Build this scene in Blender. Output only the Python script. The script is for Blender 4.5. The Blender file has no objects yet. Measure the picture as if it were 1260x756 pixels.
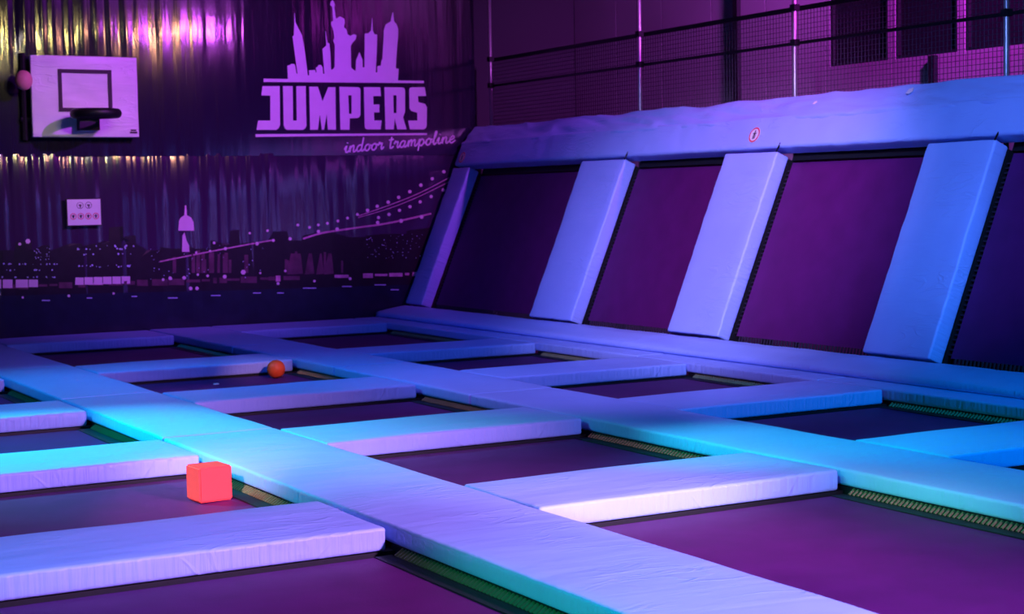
import bpy, bmesh, math, random
from mathutils import Vector, Matrix, noise
from mathutils.geometry import tessellate_polygon

random.seed(7)
sc = bpy.context.scene
COL = sc.collection

# ------------------------------------------------------------------ camera
FPX, YAW, PITCH, ROLL, EYE = 2034.045, 0.51295, 0.06635, -0.01840, 1.45   # deck pads are z = 0

def cam_axes():
    f = Vector((math.sin(YAW)*math.cos(PITCH), math.cos(YAW)*math.cos(PITCH), -math.sin(PITCH)))
    r = Vector((math.cos(YAW), -math.sin(YAW), 0)); u = r.cross(f)
    r2 = r*math.cos(ROLL) + u*math.sin(ROLL); u2 = -r*math.sin(ROLL) + u*math.cos(ROLL)
    return r2, u2, f
CR, CU, CF = cam_axes()
cd = bpy.data.cameras.new('camera'); cam = bpy.data.objects.new('camera', cd); COL.objects.link(cam)
cam.matrix_world = Matrix(((CR.x, CU.x, -CF.x, 0), (CR.y, CU.y, -CF.y, 0), (CR.z, CU.z, -CF.z, EYE), (0, 0, 0, 1)))
cd.sensor_width = 36; cd.lens = FPX/1260*36; cd.clip_end = 200
cd.dof.use_dof = True; cd.dof.focus_distance = 9.0; cd.dof.aperture_fstop = 4.5
sc.camera = cam

def ray(px, py): return CR*((px-630)/FPX) + CU*((378-py)/FPX) + CF
def at_y(px, py, y): d = ray(px, py); return d*(y/d.y) + Vector((0, 0, EYE))
def at_x(px, py, x): d = ray(px, py); return d*(x/d.x) + Vector((0, 0, EYE))
def at_z(px, py, z): d = ray(px, py); return d*((z-EYE)/d.z) + Vector((0, 0, EYE))

# ------------------------------------------------------------------ world, lights, exposure
w = bpy.data.worlds.new('dark_hall'); sc.world = w; w.use_nodes = True
w.node_tree.nodes['Background'].inputs[0].default_value = (0.10, 0.06, 0.5, 1)
w.node_tree.nodes['Background'].inputs[1].default_value = 0.005
sc.view_settings.view_transform = 'Standard'; sc.view_settings.look = 'None'
sc.view_settings.gamma = 1; sc.view_settings.use_curve_mapping = False
sc.view_settings.exposure = 0.0

def aim(o, loc, target):
    o.location = loc
    o.rotation_euler = (Vector(target)-Vector(loc)).to_track_quat('-Z', 'Y').to_euler()
def spot(name, loc, target, col, watts, deg, blend=0.6, radius=0.12):
    l = bpy.data.lights.new(name, 'SPOT'); l.color = col; l.energy = watts
    l.spot_size = math.radians(deg); l.spot_blend = blend; l.shadow_soft_size = radius
    o = bpy.data.objects.new(name, l); COL.objects.link(o); aim(o, loc, target); return o
def area(name, loc, target, col, watts, size, spread=180):
    l = bpy.data.lights.new(name, 'AREA'); l.color = col; l.energy = watts; l.size = size
    l.spread = math.radians(spread)
    o = bpy.data.objects.new(name, l); COL.objects.link(o); aim(o, loc, target); return o

spot('lilac_wash_lamp', (5.5, -0.8, 3.1), (3.4, 6.0, 0), (0.78, 0.34, 1.0), 5600, 40, 1.0, 0.2)
spot('lilac_front_lamp', (5.5, 0.3, 2.6), (4.2, 8.2, 0), (0.85, 0.40, 1.0), 1000, 20, 1.0, 0.2)
spot('white_spot_lamp', (5.6, -0.5, 2.9), (4.4, 6.45, 0), (0.90, 0.66, 1.0), 2300, 14, 1.0, 0.12)
spot('lilac_top_lamp', (3.0, 6.0, 6.0), (3.9, 7.0, 0), (0.60, 0.40, 1.0), 450, 44, 1.0, 0.2)
spot('lilac_mid_lamp', (3.6, 8.0, 6.0), (7.0, 11.0, 0), (0.48, 0.24, 1.0), 1300, 38, 1.0, 0.2)
spot('lilac_slope_lamp', (2.5, 5.0, 5.2), (9.3, 12.6, 1.2), (0.50, 0.40, 1.0), 7200, 25, 1.0, 0.2)
spot('azure_slope_lamp', (3.5, 3.5, 5.4), (9.6, 9.7, 1.7), (0.16, 0.30, 1.0), 3600, 24, 1.0, 0.2)
spot('magenta_slope_lamp', (7.4, 9.2, 5.4), (9.6, 12.2, 1.9), (1.0, 0.03, 0.95), 420, 38, 1.0, 0.2)
spot('cyan_spot_lamp', (-0.6, 13.0, 4.4), (2.6, 10.0, 0), (0.0, 0.92, 1.0), 4300, 38, 1.0, 0.12)
spot('teal_left_lamp', (-1.5, 2.6, 1.4), (3.1, 5.2, -0.05), (0.0, 1.0, 0.65), 800, 22, 1.0, 0.12)
spot('teal_spot_lamp', (1.6, 9.0, 4.0), (5.9, 7.5, 0), (0.0, 1.0, 0.95), 1700, 22, 1.0, 0.12)
spot('teal_near_lamp', (2.2, 6.6, 1.9), (5.7, 5.9, -0.05), (0.15, 1.0, 0.55), 520, 24, 1.0, 0.12)
spot('azure_spot_lamp', (7.6, 1.0, 5.0), (7.9, 7.0, 0.1), (0.0, 0.30, 1.0), 2600, 44, 1.0, 0.2)
spot('blue_far_lamp', (4.0, 10.5, 6.0), (6.0, 14.6, 0), (0.0, 0.15, 1.0), 800, 64, 1.0, 0.2)
spot('blue_slope_lamp', (4.0, 10.0, 5.5), (9.3, 15.5, 1.0), (0.10, 0.12, 1.0), 700, 34, 1.0, 0.2)
spot('blue_left_lamp', (0.5, 14.4, 5.0), (3.6, 12.6, 0), (0.0, 0.45, 1.0), 1100, 54, 1.0, 0.2)
spot('blue_near_lamp', (-0.5, 4.0, 4.5), (0.9, 6.4, 0), (0.0, 0.42, 1.0), 1000, 44, 1.0, 0.2)
spot('azure_front_lamp', (3.0, 1.5, 5.0), (4.4, 4.2, 0), (0.0, 0.36, 1.0), 1500, 42, 1.0, 0.2)
spot('magenta_wall_lamp', (10.5, 8.8, 5.2), (11.7, 12.2, 3.4), (0.82, 0.05, 1.0), 2400, 62, 1.0, 0.2)
spot('violet_wall_lamp', (10.7, 11.0, 5.6), (11.7, 16.2, 3.6), (0.70, 0.14, 1.0), 1300, 60, 1.0, 0.2)
spot('violet_mural_lamp', (9.2, 9.0, 6.4), (6.4, 18.7, 2.8), (0.52, 0.065, 1.0), 3800, 38, 1.0, 0.1)
area('magenta_bar_lamp', (8.75, 12.0, 4.2), (6.4, 18.7, 3.38), (0.72, 0.10, 1.0), 0.5, 0.12, 18)
area('amber_bar_lamp', (5.75, 11.0, 4.15), (4.6, 18.7, 2.4), (1.0, 0.78, 0.28), 0.8, 0.10, 26)
area('rose_bar_lamp', (8.0, 11.0, 4.2), (6.2, 18.7, 1.8), (1.0, 0.42, 0.25), 2.2, 0.10, 34)
area('white_bar_lamp', (4.9, 12.0, 4.1), (4.6, 18.7, 1.8), (0.9, 0.8, 0.8), 1.0, 0.10, 26)
spot('added_ball_light', (4.6, 3.0, 3.6), (5.3, 13.6, 0), (1.0, 0.40, 0.55), 2600, 4.5, 1.0, 0.1)  # extra unseen narrow spot, added only to brighten the play ball
spot('rose_left_lamp', (-0.6, 3.6, 2.6), (2.75, 8.4, 0), (1.0, 0.55, 0.80), 3000, 11, 1.0, 0.12)
# ------------------------------------------------------------------ materials
def new_mat(name):
    m = bpy.data.materials.new(name); m.use_nodes = True
    nt = m.node_tree; b = nt.nodes['Principled BSDF']; return m, nt, b
def N(nt, typ, **kw):
    n = nt.nodes.new(typ)
    for k, v in kw.items(): setattr(n, k, v)
    return n
def plain(name, col, rough=0.6, metal=0.0, spec=0.4, noise_amt=0.12, scale=8.0):
    m, nt, b = new_mat(name)
    tc = N(nt, 'ShaderNodeTexCoord'); nz = N(nt, 'ShaderNodeTexNoise'); nz.inputs['Scale'].default_value = scale
    nt.links.new(tc.outputs['Object'], nz.inputs['Vector'])
    mx = N(nt, 'ShaderNodeMixRGB'); mx.blend_type = 'MIX'
    mx.inputs[1].default_value = (*[c*(1-noise_amt) for c in col], 1)
    mx.inputs[2].default_value = (*[min(1, c*(1+noise_amt)) for c in col], 1)
    nt.links.new(nz.outputs['Fac'], mx.inputs[0]); nt.links.new(mx.outputs[0], b.inputs['Base Color'])
    b.inputs['Roughness'].default_value = rough; b.inputs['Metallic'].default_value = metal
    b.inputs['Specular IOR Level'].default_value = spec
    return m
def vinyl(name, col, rough=0.42):
    """pvc cover: fine grain, gathers (ribs) on upright faces, stretched folds on the flats"""
    m, nt, b = new_mat(name)
    tc = N(nt, 'ShaderNodeTexCoord'); geo = N(nt, 'ShaderNodeNewGeometry')
    L = nt.links.new
    sep = N(nt, 'ShaderNodeSeparateXYZ'); L(tc.outputs['Normal'], sep.inputs[0])   # object-space normal
    ab = N(nt, 'ShaderNodeMath', operation='ABSOLUTE'); L(sep.outputs['Z'], ab.inputs[0])
    inv = N(nt, 'ShaderNodeMath', operation='SUBTRACT'); inv.inputs[0].default_value = 1; L(ab.outputs[0], inv.inputs[1])
    mp = N(nt, 'ShaderNodeMapping'); mp.inputs['Scale'].default_value = (34, 34, 2.2); L(tc.outputs['Object'], mp.inputs[0])
    rib = N(nt, 'ShaderNodeTexNoise'); rib.inputs['Scale'].default_value = 1.0; rib.inputs['Detail'].default_value = 2; L(mp.outputs[0], rib.inputs['Vector'])
    mod = N(nt, 'ShaderNodeTexNoise'); mod.inputs['Scale'].default_value = 1.3; L(tc.outputs['Object'], mod.inputs['Vector'])
    mm = N(nt, 'ShaderNodeMath', operation='MULTIPLY'); L(rib.outputs['Fac'], mm.inputs[0]); L(inv.outputs[0], mm.inputs[1])
    mm2 = N(nt, 'ShaderNodeMath', operation='MULTIPLY'); L(mm.outputs[0], mm2.inputs[0]); L(mod.outputs['Fac'], mm2.inputs[1])
    # slack folds on the flat top
    mp2 = N(nt, 'ShaderNodeMapping'); mp2.inputs['Scale'].default_value = (0.8, 3.6, 1.0); mp2.inputs['Rotation'].default_value = (0, 0, 0.25); L(tc.outputs['Object'], mp2.inputs[0])
    fold = N(nt, 'ShaderNodeTexNoise'); fold.inputs['Scale'].default_value = 1.6; fold.inputs['Detail'].default_value = 3; fold.inputs['Distortion'].default_value = 0.6
    L(mp2.outputs[0], fold.inputs['Vector'])
    fm = N(nt, 'ShaderNodeMath', operation='MULTIPLY'); L(fold.outputs['Fac'], fm.inputs[0]); L(ab.outputs[0], fm.inputs[1])
    ad = N(nt, 'ShaderNodeMath', operation='ADD'); L(mm2.outputs[0], ad.inputs[0])
    fs = N(nt, 'ShaderNodeMath', operation='MULTIPLY'); fs.inputs[1].default_value = 0.5; L(fm.outputs[0], fs.inputs[0]); L(fs.outputs[0], ad.inputs[1])
    mp3 = N(nt, 'ShaderNodeMapping'); mp3.inputs['Scale'].default_value = (1.3, 5.0, 1.3); mp3.inputs['Rotation'].default_value = (0, 0, -0.35); L(tc.outputs['Object'], mp3.inputs[0])
    cz = N(nt, 'ShaderNodeTexNoise'); cz.inputs['Scale'].default_value = 1.7; cz.inputs['Detail'].default_value = 2; cz.inputs['Distortion'].default_value = 1.2; L(mp3.outputs[0], cz.inputs['Vector'])
    c1 = N(nt, 'ShaderNodeMath', operation='SUBTRACT'); c1.inputs[1].default_value = 0.5; L(cz.outputs['Fac'], c1.inputs[0])
    c2 = N(nt, 'ShaderNodeMath', operation='ABSOLUTE'); L(c1.outputs[0], c2.inputs[0])
    c3 = N(nt, 'ShaderNodeMapRange'); c3.inputs['From Min'].default_value = 0.0; c3.inputs['From Max'].default_value = 0.05; c3.inputs['To Min'].default_value = 1.0; c3.inputs['To Max'].default_value = 0.0; L(c2.outputs[0], c3.inputs['Value'])
    mk = N(nt, 'ShaderNodeTexNoise'); mk.inputs['Scale'].default_value = 2.1; L(tc.outputs['Object'], mk.inputs['Vector'])
    mk2 = N(nt, 'ShaderNodeMapRange'); mk2.inputs['From Min'].default_value = 0.48; mk2.inputs['From Max'].default_value = 0.62; L(mk.outputs['Fac'], mk2.inputs['Value'])
    c4 = N(nt, 'ShaderNodeMath', operation='MULTIPLY'); L(c3.outputs[0], c4.inputs[0]); L(mk2.outputs[0], c4.inputs[1])
    c5 = N(nt, 'ShaderNodeMath', operation='MULTIPLY'); c5.inputs[1].default_value = 0.16; L(c4.outputs[0], c5.inputs[0])
    ad2 = N(nt, 'ShaderNodeMath', operation='ADD'); L(ad.outputs[0], ad2.inputs[0]); L(c5.outputs[0], ad2.inputs[1])
    bp = N(nt, 'ShaderNodeBump'); bp.inputs['Strength'].default_value = 0.5; bp.inputs['Distance'].default_value = 0.035
    L(ad2.outputs[0], bp.inputs['Height']); L(bp.outputs[0], b.inputs['Normal'])
    st = N(nt, 'ShaderNodeTexNoise'); st.inputs['Scale'].default_value = 3.0; st.inputs['Detail'].default_value = 6; L(tc.outputs['Object'], st.inputs['Vector'])
    mx = N(nt, 'ShaderNodeMixRGB'); mx.inputs[1].default_value = (*[c*0.9 for c in col], 1); mx.inputs[2].default_value = (*[min(1, c*1.07) for c in col], 1)
    L(st.outputs['Fac'], mx.inputs[0]); L(mx.outputs[0], b.inputs['Base Color'])
    b.inputs['Roughness'].default_value = rough; b.inputs['Specular IOR Level'].default_value = 0.35
    return m
def woven(name, col):
    m, nt, b = new_mat(name); L = nt.links.new
    tc = N(nt, 'ShaderNodeTexCoord')
    nz = N(nt, 'ShaderNodeTexNoise'); nz.inputs['Scale'].default_value = 5; nz.inputs['Detail'].default_value = 8; L(tc.outputs['Object'], nz.inputs['Vector'])
    mx = N(nt, 'ShaderNodeMixRGB'); mx.inputs[1].default_value = (*[c*0.72 for c in col], 1); mx.inputs[2].default_value = (*[c*1.3 for c in col], 1)
    L(nz.outputs['Fac'], mx.inputs[0]); L(mx.outputs[0], b.inputs['Base Color'])
    ck = N(nt, 'ShaderNodeTexNoise'); ck.inputs['Scale'].default_value = 160; L(tc.outputs['Object'], ck.inputs['Vector'])
    bp = N(nt, 'ShaderNodeBump'); bp.inputs['Strength'].default_value = 0.25; bp.inputs['Distance'].default_value = 0.004
    L(ck.outputs['Fac'], bp.inputs['Height']); L(bp.outputs[0], b.inputs['Normal'])
    b.inputs['Roughness'].default_value = 0.55; b.inputs['Specular IOR Level'].default_value = 0.25
    return m

PAD = vinyl('blue_vinyl', (0.36, 0.50, 1.0))
MESHMAT = woven('purple_tinted_mat', (0.095, 0.007, 0.095))  # black weave with the purple of the lamps mixed into its base colour
SPRING = plain('yellow_zinc_steel', (0.20, 0.17, 0.07), 0.4, 0.4, 0.5)
FRAME = plain('black_steel', (0.012, 0.012, 0.016), 0.55, 0.3)
GREYSTEEL = plain('galvanised_steel', (0.42, 0.40, 0.44), 0.35, 0.6)
DARKSTEEL = plain('dark_painted_steel', (0.035, 0.025, 0.045), 0.5, 0.2)
ROPE = plain('net_cord', (0.05, 0.035, 0.06), 0.8)
FLOORM = plain('dark_concrete', (0.03, 0.03, 0.035), 0.9, scale=2)
WALLM = plain('grey_wall_panel', (0.30, 0.24, 0.32), 0.75, scale=0.8, noise_amt=0.2)
BACKM = plain('dark_wall_paint', (0.035, 0.03, 0.045), 0.9, scale=1.0)
GLASSM = plain('dark_window_glass', (0.012, 0.010, 0.016), 0.25, spec=0.3)
WHITEVINYL = vinyl('white_vinyl', (0.86, 0.84, 0.88), 0.35)
WHITE = plain('white_print', (0.85, 0.82, 0.88), 0.5, noise_amt=0.05)
LOGOW = plain('pale_logo_print', (0.80, 0.74, 0.86), 0.45, noise_amt=0.06)
BLACK = plain('black_plastic', (0.008, 0.008, 0.01), 0.45)
BLACKP = plain('dark_plum_print', (0.035, 0.012, 0.035), 0.6)
REDP = plain('red_print', (0.75, 0.05, 0.12), 0.5)
FOAM = plain('red_orange_foam', (0.90, 0.055, 0.05), 0.75, noise_amt=0.06, scale=40)
BALLM = plain('orange_red_rubber', (0.95, 0.11, 0.02), 0.5, noise_amt=0.25, scale=18)
PINKM = plain('pink_rubber', (0.85, 0.30, 0.35), 0.5)
CITYDARK = plain('night_city_print', (0.012, 0.007, 0.016), 0.35, noise_amt=0.5, scale=14)
CITYMID = plain('plum_city_print', (0.13, 0.045, 0.09), 0.35, noise_amt=0.7, scale=9)
CITYPINK = plain('pink_lights_print', (0.75, 0.32, 0.50), 0.4, noise_amt=0.6, scale=16)
LIGHTP = plain('lamp_dots_print', (0.85, 0.65, 0.80), 0.4)
BLUELP = plain('cool_lamp_dots_print', (0.55, 0.62, 0.95), 0.4)
WATERM = plain('dark_water_print', (0.010, 0.012, 0.04), 0.3, noise_amt=0.5, scale=6)

def banner_mat(name, low, high, z0, z1):
    """printed night sky on shiny tarpaulin, hazier towards the printed horizon"""
    m, nt, b = new_mat(name); L = nt.links.new
    tc = N(nt, 'ShaderNodeTexCoord'); sep = N(nt, 'ShaderNodeSeparateXYZ'); L(tc.outputs['Object'], sep.inputs[0])
    mr = N(nt, 'ShaderNodeMapRange'); mr.inputs['From Min'].default_value = z0; mr.inputs['From Max'].default_value = z1; L(sep.outputs['Z'], mr.inputs['Value'])
    mx = N(nt, 'ShaderNodeMixRGB'); mx.inputs[1].default_value = (*low, 1); mx.inputs[2].default_value = (*high, 1)
    L(mr.outputs[0], mx.inputs[0]); L(mx.outputs[0], b.inputs['Base Color'])
    mp = N(nt, 'ShaderNodeMapping'); mp.inputs['Scale'].default_value = (14, 1, 0.8); L(tc.outputs['Object'], mp.inputs[0])
    nz = N(nt, 'ShaderNodeTexNoise'); nz.inputs['Scale'].default_value = 1.5; nz.inputs['Detail'].default_value = 3; L(mp.outputs[0], nz.inputs['Vector'])
    bp = N(nt, 'ShaderNodeBump'); bp.inputs['Strength'].default_value = 0.12; bp.inputs['Distance'].default_value = 0.02
    L(nz.outputs['Fac'], bp.inputs['Height']); L(bp.outputs[0], b.inputs['Normal'])
    b.inputs['Roughness'].default_value = 0.11; b.inputs['Specular IOR Level'].default_value = 1.0
    return m
SKYUP = banner_mat('upper_night_sky_print', (0.020, 0.012, 0.045), (0.006, 0.004, 0.012), 2.0, 4.0)
SKYLOW = banner_mat('lower_night_sky_print', (0.065, 0.032, 0.09), (0.034, 0.018, 0.058), 0.6, 2.0)

# ------------------------------------------------------------------ object helpers
def tag(o, label=None, cat=None, group=None, kind=None):
    if label: o['label'] = label
    if cat: o['category'] = cat
    if group: o['group'] = group
    if kind: o['kind'] = kind
    return o
def link(name, me, mat=None, parent=None, mw=None, smooth=False):
    o = bpy.data.objects.new(name, me); COL.objects.link(o)
    if mat and not me.materials: me.materials.append(mat)
    if smooth:
        for p in me.polygons: p.use_smooth = True
    if parent: o.parent = parent
    if mw is not None: o.matrix_basis = mw if isinstance(mw, Matrix) else Matrix.Translation(mw)
    return o
def mesh(name, v, f):
    me = bpy.data.meshes.new(name); me.from_pydata(v, [], f); me.update(); return me
def empty(name, loc=(0, 0, 0), mw=None):
    o = bpy.data.objects.new(name, None); COL.objects.link(o); o.empty_display_size = 0.1
    if mw is not None: o.matrix_basis = mw
    else: o.location = loc
    return o
class MB:
    """collects simple solids into one mesh"""
    def __init__(s): s.v = []; s.f = []
    def add(s, v, f):
        n = len(s.v); s.v += [tuple(p) for p in v]; s.f += [tuple(i+n for i in q) for q in f]
    def box(s, a, b):
        (x0, y0, z0), (x1, y1, z1) = a, b
        s.add([(x0,y0,z0),(x1,y0,z0),(x1,y1,z0),(x0,y1,z0),(x0,y0,z1),(x1,y0,z1),(x1,y1,z1),(x0,y1,z1)],
              [(3,2,1,0),(4,5,6,7),(0,1,5,4),(1,2,6,5),(2,3,7,6),(3,0,4,7)]); return s
    def tube(s, a, b, r, n=8, r2=None):
        a, b = Vector(a), Vector(b); d = (b-a).normalized(); r2 = r if r2 is None else r2
        u = d.orthogonal().normalized(); w_ = d.cross(u)
        vs = []
        for k in range(n):
            t = 2*math.pi*k/n; o = u*math.cos(t)+w_*math.sin(t); vs += [a+o*r, b+o*r2]
        fs = [(2*k, 2*((k+1) % n), 2*((k+1) % n)+1, 2*k+1) for k in range(n)]
        fs += [tuple(2*k for k in range(n))[::-1], tuple(2*k+1 for k in range(n))]
        s.add(vs, fs); return s
    def build(s, name, mat, parent=None, mw=None, smooth=False):
        return link(name, mesh(name, s.v, s.f), mat, parent, mw, smooth)

def grid_lines(L, r, step):
    n = max(2, int(round((L-2*r)/step)))
    inner = [-L/2+r+(L-2*r)*i/n for i in range(n+1)]
    return [-L/2, -L/2+r*0.3, -L/2+r*0.65] + inner + [L/2-r*0.65, L/2-r*0.3, L/2]
def pad_mesh(name, lx, ly, h, r=0.016, step=0.09, seed=0, sag=0.006, gather=0.004, crown=0.004, wr=0.0, wf=(1.2, 9.0)):
    """stuffed cushion: rounded block, base at z=0, with slack cover"""
    xs, ys = grid_lines(lx, r, step), grid_lines(ly, r, step)
    nz_ = 3; zs = [0, r*0.5, r] + [r+(h-2*r)*i/nz_ for i in range(1, nz_)] + [h-r, h-r*0.65, h-r*0.3, h]
    X, Y, Z = len(xs), len(ys), len(zs); idx = {}; V = []
    so = Vector((seed*3.17, seed*1.71, seed*0.37))
    def vert(i, j, k):
        key = (i, j, k)
        if key in idx: return idx[key]
        p = Vector((xs[i], ys[j], zs[k]))
        q = Vector((min(max(p.x, -lx/2+r), lx/2-r), min(max(p.y, -ly/2+r), ly/2-r), min(max(p.z, r), h-r)))
        d = p-q
        nrm = d.normalized() if d.length > 1e-9 else Vector((0, 0, 1))
        if d.length > 1e-9: p = q+nrm*r
        n1 = noise.noise(p*1.6+so); n2 = noise.noise(Vector((p.x*16, p.y*16, p.z*2))+so)
        top = max(0, p.z/h)
        p.z += (sag*n1 + crown*(1-(2*p.x/lx)**4)*(1-(2*p.y/ly)**4))*top
        if wr:
            w1 = noise.noise(Vector((p.x*wf[0]+0.35*p.y, p.y*wf[1]+1.1*p.x, 2.2))+so)
            p.z += wr*(1-2*abs(w1))*top
        hz = Vector((nrm.x, nrm.y, 0))
        p += hz*(gather*n2 + sag*0.8*n1)*min(1, 1.6*(1-abs(2*top-1))+0.2)
        idx[key] = len(V); V.append(tuple(p)); return idx[key]
    F = []
    for i in range(X-1):
        for j in range(Y-1):
            F.append((vert(i,j,Z-1), vert(i+1,j,Z-1), vert(i+1,j+1,Z-1), vert(i,j+1,Z-1)))
            F.append((vert(i,j+1,0), vert(i+1,j+1,0), vert(i+1,j,0), vert(i,j,0)))
    for i in range(X-1):
        for k in range(Z-1):
            F.append((vert(i,0,k), vert(i+1,0,k), vert(i+1,0,k+1), vert(i,0,k+1)))
            F.append((vert(i,Y-1,k+1), vert(i+1,Y-1,k+1), vert(i+1,Y-1,k), vert(i,Y-1,k)))
    for j in range(Y-1):
        for k in range(Z-1):
            F.append((vert(0,j,k+1), vert(0,j+1,k+1), vert(0,j+1,k), vert(0,j,k)))
            F.append((vert(X-1,j,k), vert(X-1,j+1,k), vert(X-1,j+1,k+1), vert(X-1,j,k+1)))
    return mesh(name, V, F)

# ------------------------------------------------------------------ layout (metres)
S0 = (0.50, 1.243); S1 = (3.096, 3.836); S2 = (5.689, 6.415); S3 = (8.273, 9.02)
ROWS = [6.606, 9.131, 11.579, 14.150]          # front edges of the cross pads
CW = 0.77                                       # depth of a cross pad
NEAR, FAR = 3.75, 17.62                         # ends of the first and last bed
WALLY = 18.75                                   # mural
TH = 0.108; MATZ = -0.125
COLS = {'L': (S0[1], S1[0]), 'M': (S1[1], S2[0]), 'R': (S2[1], S3[0])}
FLOORZ = -0.75
RWX = 11.7

# ------------------------------------------------------------------ the setting
def struct(o): o['kind'] = 'structure'; return o
struct(MB().box((-3, -4, FLOORZ-0.1), (13, 19.6, FLOORZ)).build('floor', FLOORM))
struct(MB().box((-3, 18.95, FLOORZ), (13, 19.15, 6.5)).build('wall_back', BACKM))
wr = struct(MB().box((RWX+0.06, -4, FLOORZ), (RWX+0.25, 18.95, 6.5)).build('wall_right', BACKM))
WINS = [(13.77, 12.88), (12.77, 11.905), (11.80, 10.95), (10.85, 9.98)]
WZ0, WZ1 = 2.775, 4.3
# wall cladding sheets (cut around the windows)
edges = [18.94-1.02*i for i in range(24)]
for i in range(len(edges)-1):
    a, b = edges[i+1]+0.008, edges[i]-0.008
    segs = [(a, b, FLOORZ, 6.4)]
    for (wy1, wy0) in WINS:
        ns = []
        for (s0, s1, z0, z1) in segs:
            if s1 <= wy0 or s0 >= wy1 or z1 <= WZ0 or z0 >= WZ1: ns.append((s0, s1, z0, z1)); continue
            ns.append((s0, s1, z0, WZ0)); ns.append((s0, s1, WZ1, z1))
            if s0 < wy0: ns.append((s0, wy0, WZ0, WZ1))
            if s1 > wy1: ns.append((wy1, s1, WZ0, WZ1))
        segs = ns
    mb = MB()
    for (s0, s1, z0, z1) in segs: mb.box((RWX, s0, z0), (RWX+0.06, s1, z1))
    mb.build('cladding_sheet', WALLM, wr)
for n, (wy1, wy0) in enumerate(WINS):
    e = empty('window_%d' % (n+1), (RWX+0.05, (wy0+wy1)/2, WZ0)); struct(e)
    e['label'] = 'dark window high in the purple-lit side wall'
    h2 = (wy1-wy0)/2; H = WZ1-WZ0
    MB().box((-0.005, -h2+0.03, 0.03), (0.008, h2-0.03, H-0.03)).build('pane', GLASSM, e)
    fr = MB(); fr.box((-0.04, -h2, 0), (0.01, -h2+0.035, H)).box((-0.04, h2-0.035, 0), (0.01, h2, H))
    fr.box((-0.04, -h2+0.035, 0), (0.01, h2-0.035, 0.035)).box((-0.04, -h2+0.035, H-0.035), (0.01, h2-0.035, H)).build('window_frame', FRAME, e)
for k, (y, zt) in enumerate(((15.35, 6.4), (12.20, WZ0-0.01))):
    e = empty('steel_column', (RWX-0.03, y, FLOORZ))
    tag(e, 'dark steel column ' + ('below the dark windows' if k else 'standing between mural and windows') + ' on the side wall', 'column')
    MB().box((-0.03, -0.04, 0.0), (0.025, 0.04, zt-FLOORZ)).build('shaft', FRAME, e)
    MB().box((-0.05, -0.07, 0), (0.025, 0.07, 0.015)).build('base_plate', FRAME, e)

# ------------------------------------------------------------------ printed mural banner
def wave(x, z, upper):
    """slack and gathers of the hung sheet, metres out from the flat (negative = towards the room)"""
    left = 1/(1+math.exp((x-5.7)/0.30))
    n = lambda f, s, zz=0.25: noise.noise(Vector((x*f, z*zz, s)))
    if upper:
        a = 0.004 + 0.018*left*max(0, min(1, (z-2.9)/0.5)) + 0.016*left*math.exp(-max(0, z-2.0)/0.25)
        a += 0.003*math.exp(-((x-6.4)/0.35)**2)*max(0, min(1, (z-3.0)/0.3))
        return a*(0.7*n(3.1, 1.3)+0.5*n(7.3, 4.1)+0.25*n(15, 9.2))
    g = math.exp(-max(0, 2.0-z)/0.8)
    lf = 0.30+0.70/(1+math.exp((x-6.8)/0.7))
    a = (0.006+0.030*g)*lf
    return a*(0.5*n(4.2, 2.3)+0.7*n(9.5, 6.6)+0.4*n(19, 3.7, 0.5)) - 0.062*lf*(1-math.exp(-max(0, 2.03-z)/0.42))
def wall_pt(x, z, lift=0.0):
    up = z > 2.0
    return Vector((x, WALLY - (0.012 if up else 0) - lift + wave(x, z, up), z))
ban = empty('mural_banner', (6.3, WALLY, -0.1))
tag(ban, 'shiny printed tarpaulin mural of a night city with white logo', 'banner')
BINV = Matrix.Translation((-6.3, -WALLY, 0.1))
def banner_sheet(name, x0, x1, z0, z1, mat, upper, dx=0.022, dz=0.06):
    nx, nz_ = int((x1-x0)/dx), int((z1-z0)/dz); V = []; F = []
    for j in range(nz_+1):
        z = z0+(z1-z0)*j/nz_
        for i in range(nx+1):
            x = x0+(x1-x0)*i/nx
            V.append((x, WALLY-(0.012 if upper else 0)+wave(x, z, upper), z))
    for j in range(nz_):
        for i in range(nx):
            a = j*(nx+1)+i; F.append((a, a+1, a+nx+2, a+nx+1))
    o = link(name, mesh(name, V, F), mat, ban, BINV, True); return o
banner_sheet('upper_sheet', 2.2, 10.07, 2.0, 4.7, SKYUP, True)
banner_sheet('lower_sheet', 2.2, 10.07, -0.08, 2.03, SKYLOW, False)

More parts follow.
